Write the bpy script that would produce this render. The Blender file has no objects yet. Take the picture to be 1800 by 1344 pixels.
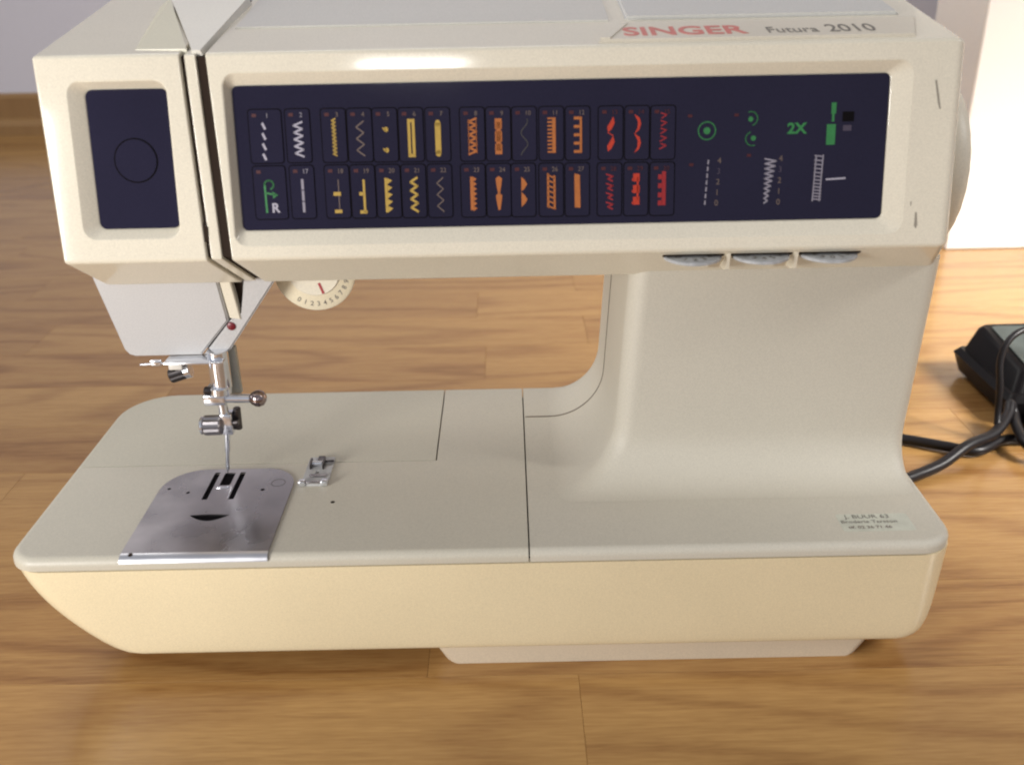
import bpy, bmesh, math, random
from mathutils import Vector, Matrix
random.seed(7)
scene = bpy.context.scene
col = scene.collection
PI = math.pi

# ------------------------------------------------------------------ camera
cam_d = bpy.data.cameras.new('camera')
cam_d.sensor_fit = 'HORIZONTAL'; cam_d.sensor_width = 36.0; cam_d.lens = 36.0 * 1713 / 1800
cam_d.clip_start = 0.01; cam_d.clip_end = 60
cam = bpy.data.objects.new('camera', cam_d); col.objects.link(cam)
P = math.radians(25.0); R = math.radians(1.15)
fw = Vector((0, math.cos(P), -math.sin(P))); up0 = Vector((0, math.sin(P), math.cos(P))); rt0 = Vector((1, 0, 0))
rt = rt0 * math.cos(R) - up0 * math.sin(R); up = up0 * math.cos(R) + rt0 * math.sin(R)
M = Matrix((rt, up, -fw)).transposed().to_4x4(); M.translation = Vector((0, 0, 0.335))
cam.matrix_world = M
cam_d.dof.use_dof = True; cam_d.dof.focus_distance = 0.52; cam_d.dof.aperture_fstop = 10.0
scene.camera = cam

# ------------------------------------------------------------------ light
world = bpy.data.worlds.new('World'); scene.world = world; world.use_nodes = True
bg = world.node_tree.nodes['Background']
bg.inputs[0].default_value = (0.86, 0.87, 0.95, 1); bg.inputs[1].default_value = 0.395
def area(name, loc, target, sx, sy, energy, color, spread=180):
    l = bpy.data.lights.new(name, 'AREA'); l.shape = 'RECTANGLE'; l.size = sx; l.size_y = sy
    l.energy = energy; l.color = color; l.spread = math.radians(spread)
    o = bpy.data.objects.new(name, l); col.objects.link(o); o.location = loc
    o.rotation_euler = (Vector(target) - Vector(loc)).to_track_quat('-Z', 'Y').to_euler()
    return o
area('window_light_right', (1.48, 0.20, 0.95), (0.68, 0.72, 0.0), 0.6, 0.6, 6.8, (1.0, 0.965, 0.91), 40)
area('window_light_far', (-0.30, 1.50, 1.50), (0.05, 0.55, 0.0), 1.1, 0.7, 10.0, (1.0, 0.97, 0.92))
area('window_light_left', (-0.68, -0.26, 0.31), (-0.20, 0.40, 0.20), 0.28, 0.28, 8.6, (1.0, 0.98, 0.945))
area('window_light_back', (-0.29, -2.2, 1.052), (-0.04, 0.43, 0.287), 0.32, 0.055, 2.6, (1.0, 0.98, 0.95))
scene.cycles.pixel_filter_type = 'BLACKMAN_HARRIS'; scene.cycles.filter_width = 2.1
scene.view_settings.view_transform = 'Standard'; scene.view_settings.look = 'None'
scene.view_settings.exposure = 0.0; scene.view_settings.gamma = 1.0
scene.view_settings.use_curve_mapping = False

# ------------------------------------------------------------------ materials
def nmat(name):
    m = bpy.data.materials.new(name); m.use_nodes = True
    nt = m.node_tree; b = nt.nodes['Principled BSDF']
    return m, nt, b
def plastic(name, c, rough=0.38, var=0.05, bump=0.03, spec=0.5, scale=9.0, fine=900.0, speck=0.06):
    m, nt, b = nmat(name)
    b.inputs['Roughness'].default_value = rough; b.inputs['Specular IOR Level'].default_value = spec
    tc = nt.nodes.new('ShaderNodeNewGeometry')
    n = nt.nodes.new('ShaderNodeTexNoise'); n.inputs['Scale'].default_value = scale; n.inputs['Detail'].default_value = 4
    nt.links.new(tc.outputs['Position'], n.inputs['Vector'])
    r = nt.nodes.new('ShaderNodeValToRGB')
    r.color_ramp.elements[0].position = 0.3; r.color_ramp.elements[1].position = 0.7
    r.color_ramp.elements[0].color = [x * (1 - var) for x in c] + [1]
    r.color_ramp.elements[1].color = [min(1, x * (1 + var)) for x in c] + [1]
    nt.links.new(n.outputs['Fac'], r.inputs['Fac'])
    sp = nt.nodes.new('ShaderNodeTexNoise'); sp.inputs['Scale'].default_value = 1500; sp.inputs['Detail'].default_value = 1
    nt.links.new(tc.outputs['Position'], sp.inputs['Vector'])
    sm = nt.nodes.new('ShaderNodeMapRange'); sm.inputs['From Min'].default_value = 0.3; sm.inputs['From Max'].default_value = 0.7
    sm.inputs['To Min'].default_value = 1 - speck; sm.inputs['To Max'].default_value = 1 + speck
    nt.links.new(sp.outputs['Fac'], sm.inputs['Value'])
    mx = nt.nodes.new('ShaderNodeVectorMath'); mx.operation = 'SCALE'
    nt.links.new(r.outputs['Color'], mx.inputs[0]); nt.links.new(sm.outputs['Result'], mx.inputs['Scale'])
    nt.links.new(mx.outputs[0], b.inputs['Base Color'])
    n2 = nt.nodes.new('ShaderNodeTexNoise'); n2.inputs['Scale'].default_value = fine; n2.inputs['Detail'].default_value = 2
    nt.links.new(tc.outputs['Position'], n2.inputs['Vector'])
    bp = nt.nodes.new('ShaderNodeBump'); bp.inputs['Strength'].default_value = bump; bp.inputs['Distance'].default_value = 0.001
    nt.links.new(n2.outputs['Fac'], bp.inputs['Height']); nt.links.new(bp.outputs['Normal'], b.inputs['Normal'])
    return m
def metal(name, c, rough, var=0.2, scale=60):
    m, nt, b = nmat(name)
    b.inputs['Metallic'].default_value = 1.0
    tc = nt.nodes.new('ShaderNodeNewGeometry')
    n = nt.nodes.new('ShaderNodeTexNoise'); n.inputs['Scale'].default_value = scale; n.inputs['Detail'].default_value = 5
    nt.links.new(tc.outputs['Position'], n.inputs['Vector'])
    r = nt.nodes.new('ShaderNodeValToRGB')
    r.color_ramp.elements[0].color = [x * (1 - var) for x in c] + [1]
    r.color_ramp.elements[1].color = [min(1, x * (1 + var)) for x in c] + [1]
    nt.links.new(n.outputs['Fac'], r.inputs['Fac']); nt.links.new(r.outputs['Color'], b.inputs['Base Color'])
    mr = nt.nodes.new('ShaderNodeMapRange'); mr.inputs['To Min'].default_value = rough * 0.7; mr.inputs['To Max'].default_value = rough * 1.4
    nt.links.new(n.outputs['Fac'], mr.inputs['Value']); nt.links.new(mr.outputs['Result'], b.inputs['Roughness'])
    return m
def ink(name, c, rough=0.5):
    return plastic(name, c, rough, 0.06, 0.0, 0.3, 400)
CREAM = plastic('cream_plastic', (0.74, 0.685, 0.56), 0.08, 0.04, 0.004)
BASEY = plastic('yellowed_plastic', (0.79, 0.69, 0.47), 0.22, 0.07, 0.02, 0.5, 6)
BEDM = plastic('bed_grey_cream', (0.52, 0.485, 0.40), 0.45, 0.04)
BEDR = plastic('bed_rear_cream', (0.51, 0.48, 0.39), 0.45, 0.04)
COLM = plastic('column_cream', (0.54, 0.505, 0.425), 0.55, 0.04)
FACEW = plastic('face_white', (0.51, 0.50, 0.495), 0.4, 0.03)
TOPM = plastic('lid_white', (0.58, 0.57, 0.53), 0.12, 0.03, 0.006)
NAVY = plastic('panel_navy', (0.0170, 0.0155, 0.034), 0.06, 0.15, 0.004, 0.18)
KEYM = plastic('key_navy', (0.0182, 0.0165, 0.036), 0.06, 0.15, 0.004, 0.18)
DARK = plastic('dark_gap', (0.030, 0.020, 0.015), 0.9, 0.1, 0.03, 0.1)
BLACK = plastic('black_void', (0.006, 0.005, 0.006), 0.9, 0.1, 0.03, 0.05)
CHROME = metal('chrome', (0.78, 0.80, 0.85), 0.14, 0.05)
CHROME.node_tree.nodes['Principled BSDF'].inputs['Metallic'].default_value = 0.9
STEEL = metal('brushed_steel', (0.40, 0.38, 0.39), 0.27, 0.5, 38)
DSTEEL = metal('dark_steel', (0.12, 0.11, 0.11), 0.3)
RUBBER = plastic('black_rubber', (0.011, 0.009, 0.010), 0.36, 0.2, 0.05, 0.28)
BLACKP = plastic('black_plastic', (0.004, 0.003, 0.0035), 0.35, 0.2, 0.06, 0.12)
TREAD = plastic('grey_tread', (0.055, 0.066, 0.062), 0.45, 0.35, 0.15, 0.3, 60)
INK = {'w': ink('ink_white', (0.38, 0.36, 0.43)), 'y': ink('ink_yellow', (0.44, 0.29, 0.06)),
       'd': ink('ink_taupe', (0.15, 0.11, 0.095)), 'o': ink('ink_orange', (0.40, 0.13, 0.034)),
       'g': ink('ink_grey_green', (0.085, 0.08, 0.07)), 'r': ink('ink_red', (0.45, 0.04, 0.02)),
       'm': ink('ink_crimson', (0.28, 0.020, 0.024)), 'n': ink('ink_green', (0.035, 0.19, 0.06)),
       'l': ink('lamp_maroon', (0.065, 0.013, 0.016)), 'b': ink('ink_brand_red', (0.58, 0.17, 0.145)),
       'k': ink('ink_charcoal', (0.17, 0.155, 0.135)), 'x': BLACK,
       's': ink('ink_pale_grey', (0.27, 0.25, 0.30)), 'u': ink('ink_dim_violet', (0.065, 0.052, 0.08))}
REDDOT = plastic('red_dot', (0.16, 0.012, 0.02), 0.3)
DIALM = plastic('dial_ivory', (0.78, 0.70, 0.52), 0.4)
WHEELG = plastic('thumbwheel_grey', (0.42, 0.43, 0.44), 0.4, 0.2, 0.1, 0.5, 260)
STICK = plastic('silver_sticker', (0.53, 0.54, 0.46), 0.3, 0.12, 0.03, 0.6, 90)
WALLM = plastic('wall_paint', (0.77, 0.77, 0.85), 0.8, 0.02, 0.1, 0.2, 3, 200)
WALLW = plastic('white_wall_paint', (0.88, 0.86, 0.82), 0.7, 0.01, 0.1, 0.2, 3, 200)

def wood(name, light, dark, rough):
    m, nt, b = nmat(name); L = nt.links.new; N = nt.nodes.new
    g = N('ShaderNodeNewGeometry'); oi = N('ShaderNodeObjectInfo')
    off = N('ShaderNodeVectorMath'); off.operation = 'MULTIPLY'; off.inputs[1].default_value = (37, 19, 53)
    cmb = N('ShaderNodeCombineXYZ')
    for i in range(3): L(oi.outputs['Random'], cmb.inputs[i])
    L(cmb.outputs[0], off.inputs[0])
    add = N('ShaderNodeVectorMath'); add.operation = 'ADD'
    L(g.outputs['Position'], add.inputs[0]); L(off.outputs[0], add.inputs[1])
    def stretched(sx, sy):
        s = N('ShaderNodeVectorMath'); s.operation = 'MULTIPLY'; s.inputs[1].default_value = (sx, sy, 1)
        L(add.outputs[0], s.inputs[0]); return s
    n1 = N('ShaderNodeTexNoise'); n1.inputs['Scale'].default_value = 1; n1.inputs['Detail'].default_value = 1.5
    n1.inputs['Roughness'].default_value = 0.45
    L(stretched(1.7, 10).outputs[0], n1.inputs['Vector'])
    ml = N('ShaderNodeMath'); ml.operation = 'MULTIPLY'; ml.inputs[1].default_value = 58; L(n1.outputs['Fac'], ml.inputs[0])
    sn = N('ShaderNodeMath'); sn.operation = 'SINE'; L(ml.outputs[0], sn.inputs[0])
    mr = N('ShaderNodeMapRange'); mr.inputs['From Min'].default_value = -1; mr.inputs['From Max'].default_value = 1
    L(sn.outputs[0], mr.inputs['Value'])
    pw = N('ShaderNodeMath'); pw.operation = 'POWER'; pw.inputs[1].default_value = 3.5; L(mr.outputs[0], pw.inputs[0])
    n2 = N('ShaderNodeTexNoise'); n2.inputs['Scale'].default_value = 1; n2.inputs['Detail'].default_value = 6; n2.inputs['Roughness'].default_value = 0.65
    L(stretched(13, 330).outputs[0], n2.inputs['Vector'])
    n3 = N('ShaderNodeTexNoise'); n3.inputs['Scale'].default_value = 1; n3.inputs['Detail'].default_value = 2
    L(stretched(2.5, 9).outputs[0], n3.inputs['Vector'])
    a = N('ShaderNodeMath'); a.operation = 'MULTIPLY'; a.inputs[1].default_value = 0.17; L(pw.outputs[0], a.inputs[0])
    c = N('ShaderNodeMath'); c.operation = 'MULTIPLY_ADD'; c.inputs[1].default_value = 0.50; L(n2.outputs['Fac'], c.inputs[0]); L(a.outputs[0], c.inputs[2])
    d = N('ShaderNodeMath'); d.operation = 'MULTIPLY_ADD'; d.inputs[1].default_value = 0.22; L(n3.outputs['Fac'], d.inputs[0]); L(c.outputs[0], d.inputs[2])
    e = N('ShaderNodeMath'); e.operation = 'MULTIPLY_ADD'; e.inputs[1].default_value = 0.16; L(oi.outputs['Random'], e.inputs[0]); L(d.outputs[0], e.inputs[2])
    n4 = N('ShaderNodeTexNoise'); n4.inputs['Scale'].default_value = 1; n4.inputs['Detail'].default_value = 2
    L(stretched(70, 750).outputs[0], n4.inputs['Vector'])
    p = N('ShaderNodeMath'); p.operation = 'MULTIPLY_ADD'; p.inputs[1].default_value = 0.34; L(n4.outputs['Fac'], p.inputs[0]); L(e.outputs[0], p.inputs[2])
    e = N('ShaderNodeMath'); e.operation = 'SUBTRACT'; e.inputs[1].default_value = 0.17; L(p.outputs[0], e.inputs[0])
    r = N('ShaderNodeValToRGB'); r.color_ramp.elements[0].position = 0.18; r.color_ramp.elements[1].position = 0.88
    r.color_ramp.elements[0].color = (*light, 1); r.color_ramp.elements[1].color = (*dark, 1)
    L(e.outputs[0], r.inputs['Fac']); L(r.outputs['Color'], b.inputs['Base Color'])
    rr = N('ShaderNodeMapRange'); rr.inputs['To Min'].default_value = rough * 0.8; rr.inputs['To Max'].default_value = rough * 1.25
    L(n2.outputs['Fac'], rr.inputs['Value']); L(rr.outputs[0], b.inputs['Roughness'])
    bp = N('ShaderNodeBump'); bp.inputs['Strength'].default_value = 0.06; bp.inputs['Distance'].default_value = 0.002
    L(n2.outputs['Fac'], bp.inputs['Height']); L(bp.outputs['Normal'], b.inputs['Normal'])
    return m
WOOD = wood('oak_floor', (0.49, 0.288, 0.103), (0.17, 0.064, 0.017), 0.2)
WOODB = wood('oak_baseboard', (0.40, 0.24, 0.10), (0.28, 0.15, 0.055), 0.45)

# ------------------------------------------------------------------ mesh helpers
def wpos(o):
    p = Vector(o.location)
    while o.parent: o = o.parent; p += Vector(o.location)
    return p
def link(name, me, mat, parent=None, smooth=40, wn=False):
    me.name = name
    xs = [v.co for v in me.vertices]
    lo = Vector((min(v.x for v in xs), min(v.y for v in xs), min(v.z for v in xs)))
    hi = Vector((max(v.x for v in xs), max(v.y for v in xs), max(v.z for v in xs)))
    c = Vector(((lo.x + hi.x) / 2, (lo.y + hi.y) / 2, lo.z))
    me.transform(Matrix.Translation(-c))
    o = bpy.data.objects.new(name, me); col.objects.link(o)
    o.location = c - (wpos(parent) if parent else Vector((0, 0, 0)))
    if parent: o.parent = parent
    me.materials.clear(); me.materials.append(mat)
    if smooth:
        me.shade_smooth(); me.set_sharp_from_angle(angle=math.radians(smooth))
    if wn:
        w = o.modifiers.new('weighted', 'WEIGHTED_NORMAL'); w.keep_sharp = True; w.weight = 80
    return o
def from_bm(name, bm, mat, parent=None, smooth=40, wn=False):
    bmesh.ops.recalc_face_normals(bm, faces=bm.faces)
    me = bpy.data.meshes.new(name); bm.to_mesh(me); bm.free()
    return link(name, me, mat, parent, smooth, wn)
def thing(name, label, cat, loc):
    o = bpy.data.objects.new(name, None); col.objects.link(o); o.location = loc
    o.empty_display_size = 0.02
    o['label'] = label; o['category'] = cat
    return o
def rrect(x0, x1, y0, y1, r, k=6):
    """rounded rectangle, r = single radius or (bl, br, tr, tl)"""
    if not isinstance(r, (tuple, list)): r = (r,) * 4
    pts = []
    for (cx, cy, a0, rr) in ((x0, y0, PI, r[0]), (x1, y0, 1.5 * PI, r[1]), (x1, y1, 0, r[2]), (x0, y1, 0.5 * PI, r[3])):
        ox = cx + (rr if cx == x0 else -rr); oy = cy + (rr if cy == y0 else -rr)
        for i in range(k + 1):
            a = a0 + i / k * PI / 2
            pts.append((ox + rr * math.cos(a), oy + rr * math.sin(a)))
    return pts
def dedupe(pts):
    out = []
    for p in pts:
        if not out or (Vector(p) - Vector(out[-1])).length > 1e-7: out.append(p)
    if (Vector(out[0]) - Vector(out[-1])).length < 1e-7: out.pop()
    return out
def prism_bm(outline, holes, f, w0, w1):
    """outline with holes swept from w0 to w1; f(u, v, w) -> xyz"""
    bm = bmesh.new(); loops = [dedupe(outline)] + [dedupe(h) for h in holes]
    for w in (w0, w1):
        es = []
        for lp in loops:
            vs = [bm.verts.new(f(u, v, w)) for u, v in lp]
            es += [bm.edges.new((vs[i], vs[(i + 1) % len(vs)])) for i in range(len(vs))]
        if len(loops) == 1: bm.faces.new(vs)
        else: bmesh.ops.triangle_fill(bm, edges=es, use_beauty=True)
    bm.verts.ensure_lookup_table(); n = sum(len(l) for l in loops); b = 0
    for lp in loops:
        for i in range(len(lp)):
            j = (i + 1) % len(lp)
            bm.faces.new((bm.verts[b + i], bm.verts[b + j], bm.verts[n + b + j], bm.verts[n + b + i]))
        b += len(lp)
    return bm
FLAT = lambda u, v, w: (u, v, w)               # plan outline, w = height
def loft_bm(rings, cap=True):
    bm = bmesh.new(); R_ = [[bm.verts.new(p) for p in r] for r in rings]; n = len(rings[0])
    for a, b in zip(R_, R_[1:]):
        for i in range(n):
            j = (i + 1) % n
            bm.faces.new((a[i], a[j], b[j], b[i]))
    if cap: bm.faces.new(R_[0][::-1]); bm.faces.new(R_[-1])
    return bm
def basis(d):
    d = Vector(d).normalized(); t = Vector((0, 0, 1)) if abs(d.z) < 0.9 else Vector((1, 0, 0))
    a = d.cross(t).normalized(); return d, a, d.cross(a).normalized()
def lathe_bm(p0, axis, prof, n=28, wob=None):
    """prof = [(distance along axis, radius)]"""
    d, a, b = basis(axis); p0 = Vector(p0); rings = []
    for s, r in prof:
        rings.append([p0 + d * s + (a * math.cos(t) + b * math.sin(t)) * (r * (wob(i) if wob else 1)) for i, t in enumerate([2 * PI * i / n for i in range(n)])])
    return loft_bm(rings)
def smooth_path(pts, n=10):
    P_ = [Vector(p) for p in pts]; P_ = [2 * P_[0] - P_[1]] + P_ + [2 * P_[-1] - P_[-2]]; out = []
    for i in range(1, len(P_) - 2):
        for k in range(n):
            t = k / n; a, b, c, d = P_[i - 1:i + 3]
            out.append(0.5 * ((2 * b) + (c - a) * t + (2 * a - 5 * b + 4 * c - d) * t * t + (3 * b - a - 3 * c + d) * t ** 3))
    out.append(P_[-2]); return out
def tube_bm(pts, r, n=12):
    rings = []; prev = None
    for i, p in enumerate(pts):
        d = (pts[min(i + 1, len(pts) - 1)] - pts[max(i - 1, 0)]).normalized()
        if prev is None: _, a, _ = basis(d)
        else: a = (prev - d * prev.dot(d)).normalized()
        b = d.cross(a); prev = a; rr = r[i] if isinstance(r, list) else r
        rings.append([p + (a * math.cos(2 * PI * k / n) + b * math.sin(2 * PI * k / n)) * rr for k in range(n)])
    return loft_bm(rings)
def box_bm(x0, x1, y0, y1, z0, z1, bev=0.0, seg=2):
    bm = prism_bm([(x0, y0), (x1, y0), (x1, y1), (x0, y1)], [], FLAT, z0, z1)
    if bev: bmesh.ops.bevel(bm, geom=bm.edges[:], offset=bev, segments=seg, affect='EDGES', profile=0.5)
    return bm
def bevel_sel(bm, test, off, seg=4):
    es = [e for e in bm.edges if test(e.verts[0].co, e.verts[1].co)]
    bmesh.ops.bevel(bm, geom=es, offset=off, segments=seg, affect='EDGES', profile=0.5)
def text_mesh(s, size, thick=0.0, bold=0.0, sx=1.0, align='LEFT'):
    c = bpy.data.curves.new('txt', 'FONT'); c.body = s; c.size = size; c.extrude = thick; c.offset = bold
    c.align_x = align; c.resolution_u = 4
    o = bpy.data.objects.new('txt', c); col.objects.link(o)
    bpy.context.view_layer.update()
    me = bpy.data.meshes.new_from_object(o.evaluated_get(bpy.context.evaluated_depsgraph_get()))
    bpy.data.objects.remove(o); bpy.data.curves.remove(c)
    me.transform(Matrix.Diagonal((sx, 1, 1, 1)))
    return me
def put_text(name, s, size, mat, parent, mtx, bold=0.0, sx=1.0, align='LEFT', thick=0.00006):
    me = text_mesh(s, size, thick, bold, sx, align); me.transform(mtx)
    return link(name, me, mat, parent, 0)

# ------------------------------------------------------------------ the room
WALL_Y = 1.875
fl = from_bm('floor', box_bm(-2.6, 2.8, -0.6, 3.2, -0.06, -0.0125), WOOD, None, 0); fl['kind'] = 'structure'
row_h = 0.07; plank_meshes = {}
def plank_mesh(L_):
    if L_ not in plank_meshes:
        bm = box_bm(-L_ / 2 + 0.00006, L_ / 2 - 0.00006, -row_h / 2 + 0.00006, row_h / 2 - 0.00006, -0.012, 0.0)
        bevel_sel(bm, lambda a, b: a.z > -1e-5 and b.z > -1e-5, 0.00015, 1)
        bmesh.ops.recalc_face_normals(bm, faces=bm.faces)
        me = bpy.data.meshes.new('plank'); bm.to_mesh(me); bm.free(); me.materials.append(WOOD); plank_meshes[L_] = me
    return plank_meshes[L_]
y = 0.376 - 3 * row_h; k = 0
flw = wpos(fl)
while y < WALL_Y - 0.001:
    hw = 0.62 * y + 0.42
    x = -hw - random.uniform(0, 0.35)
    if k == 2: x = 0.03 - 0.42 - 0.56
    while x < hw + 0.15:
        L_ = random.choice((0.34, 0.42, 0.50, 0.56)) if k != 2 else 0.42 if x > -0.5 else 0.56
        o = bpy.data.objects.new('floor_plank', plank_mesh(L_)); col.objects.link(o)
        o.parent = fl; o.location = Vector((x + L_ / 2, y + row_h / 2, 0)) - flw
        x += L_
    y += row_h; k += 1
bw = from_bm('back_wall', box_bm(-2.6, 1.9, WALL_Y, WALL_Y + 0.1, -0.01, 2.4), WALLM, None, 0); bw['kind'] = 'structure'
bb = [(WALL_Y - 0.012, 0.0301), (WALL_Y - 0.012, 0.066), (WALL_Y - 0.006, 0.0735), (WALL_Y, 0.0735), (WALL_Y, 0.0), (WALL_Y - 0.026, 0.0), (WALL_Y - 0.026, 0.018), (WALL_Y - 0.02, 0.027)]
from_bm('baseboard', prism_bm(bb, [], lambda u, v, w: (w, u, v), -2.6, 1.9), WOODB, bw, 30)
rw = from_bm('right_wall', box_bm(0.487, 2.0, 1.046, 1.17, 0.0, 2.4, 0.002), WALLW, None, 0); rw['kind'] = 'structure'

# ------------------------------------------------------------------ the sewing machine
SM = thing('sewing_machine', 'cream free-arm sewing machine with dark stitch selection panel on wooden floor', 'sewing machine', (-0.01, 0.455, 0.0))
def part(name, bm, mat, parent=SM, smooth=40, wn=False): return from_bm(name, bm, mat, parent, smooth, wn)

# base shell
rings = []
for i in range(23):
    t = 1 - (1 - i / 22) ** 1.9
    z = 0.0723 - 0.0598 * t
    rnd = lambda p: 1 - (1 - t ** p) ** (1 / p)
    rings.append([(u, v, z) for u, v in rrect(-0.2333 + 0.0245 * t * t + 0.007 * rnd(9), 0.2030 + 0.003 * t - 0.015 * rnd(6),
                  0.3682 + 0.0135 * t + 0.003 * rnd(12), 0.542 - 0.010 * t - 0.006 * rnd(8), (0.016 + 0.006 * t, 0.017 - 0.004 * t, 0.022, 0.03))])
part('base_shell', loft_bm(rings), BASEY)
part('base_liner', prism_bm(rrect(-0.2290, 0.1965, 0.3722, 0.539, (0.013, 0.019, 0.019, 0.027)), [], FLAT, 0.0715, 0.0735), DARK)
rings = []
for z, d in ((0.0, 0.0075), (0.0015, 0.0060), (0.0128, 0.0)):
    rings.append([(u, v, z) for u, v in rrect(-0.0425 + d, 0.178 - d * 1.05, 0.3845 + d * 0.1, 0.525 - d, 0.006)])
part('foot_block', loft_bm(rings), plastic('foot_cream', (0.60, 0.51, 0.385), 0.5))

# bed plates with real joints
ZT = 0.0790; ZB = 0.0731; YF, YB, XL, XR = 0.3680, 0.5430, -0.2335, 0.2025
def inset(pts, ds):
    """move edge i (pts[i] -> pts[i+1], counter-clockwise) inwards by ds[i]"""
    n = len(pts); out = []; nr = []
    for i in range(n):
        d = (Vector(pts[(i + 1) % n]) - Vector(pts[i])).normalized(); nr.append(Vector((-d.y, d.x)))
    for i in range(n):
        a, b, da, db = nr[i - 1], nr[i], ds[i - 1], ds[i]; p = Vector(pts[i]); det = a.x * b.y - a.y * b.x
        if abs(det) < 1e-4: out.append((p + (a + b).normalized() * (da + db) / 2)[:])
        else: out.append((p.x + (da * b.y - db * a.y) / det, p.y + (a.x * db - b.x * da) / det))
    return out
def bed(name, outline, mat):
    pts = dedupe(outline)
    if sum(pts[i - 1][0] * pts[i][1] - pts[i][0] * pts[i - 1][1] for i in range(len(pts))) < 0: pts = pts[::-1]
    on = lambda c, ax, val: abs(c[ax] - val) < 0.0006
    n = len(pts); rr = 0.0038
    flag = [0.0 if any(on(pts[i], ax, val) and on(pts[(i + 1) % n], ax, val) for ax, val in ((0, JX), (0, JX2), (1, JY))) else 1.0 for i in range(n)]
    rings = [[(u, v, ZB) for u, v in pts]]
    for k in range(8):
        a = k / 7 * PI / 2
        rings.append([(u, v, ZT - rr + rr * math.sin(a)) for u, v in inset(pts, [f * rr * (1 - math.cos(a)) for f in flag])])
    return part(name, loft_bm(rings), mat, SM, 35, True)
JX, JX2, JY, G = 0.0063, -0.0412, 0.4532, 0.00035
rear = [(XL, JY + G), (JX2 - G, JY + G), (JX2 - G, YB)] + rrect(XL, 0, 0, YB, (0, 0, 0, 0.030), 8)[-9:]
bed('bed_rear_cover', rear, BEDR)
fr = rrect(XL, 0, YF, 1, (0.014, 0, 0, 0), 8)[:9] + [(JX - G, YF), (JX - G, YB), (JX2 + G, YB), (JX2 + G, JY - G), (XL, JY - G)]
bed('bed_front_plate', fr, BEDM)
ri = [(JX + G, YF)] + rrect(0, XR, YF, 1, (0, 0.017, 0, 0), 8)[9:18] + [(XR, YB), (JX + G, YB)]
bed('bed_column_plate', ri, COLM)

# column with flared foot
def flare(z, r):
    h = (z - 0.07905) / r
    return 0 if h >= 1 else r * (1 - math.sqrt(max(0, 1 - (1 - max(h, 0)) ** 2)))
rings = []
zs = [0.07905 + 0.03 * (i / 14) ** 2 for i in range(15)] + [0.115, 0.13, 0.15, 0.17, 0.192]
for z in zs:
    x0 = 0.0515 + 0.055 * (z - 0.1) - flare(z, 0.029)
    y0 = 0.4325 - flare(z, 0.024)
    rings.append([(u, v, z) for u, v in rrect(x0, 0.1985 + 0.04 * max(0.0, z - 0.09), y0, 0.5405, (0.0095, 0.008, 0.01, 0.006), 8)])
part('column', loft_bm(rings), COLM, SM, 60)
pts = [Vector((JX + 0.001, 0.5015, 0.0791))] + [Vector((0.0515 + 0.055 * (z - 0.1) - flare(z, 0.029) - 0.00005, 0.5015, z + 0.0001)) for z in zs[:-1]]
part('column_seam', tube_bm(pts, 0.00033, 6), plastic('seam_brown', (0.10, 0.075, 0.055), 0.7))

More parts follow.
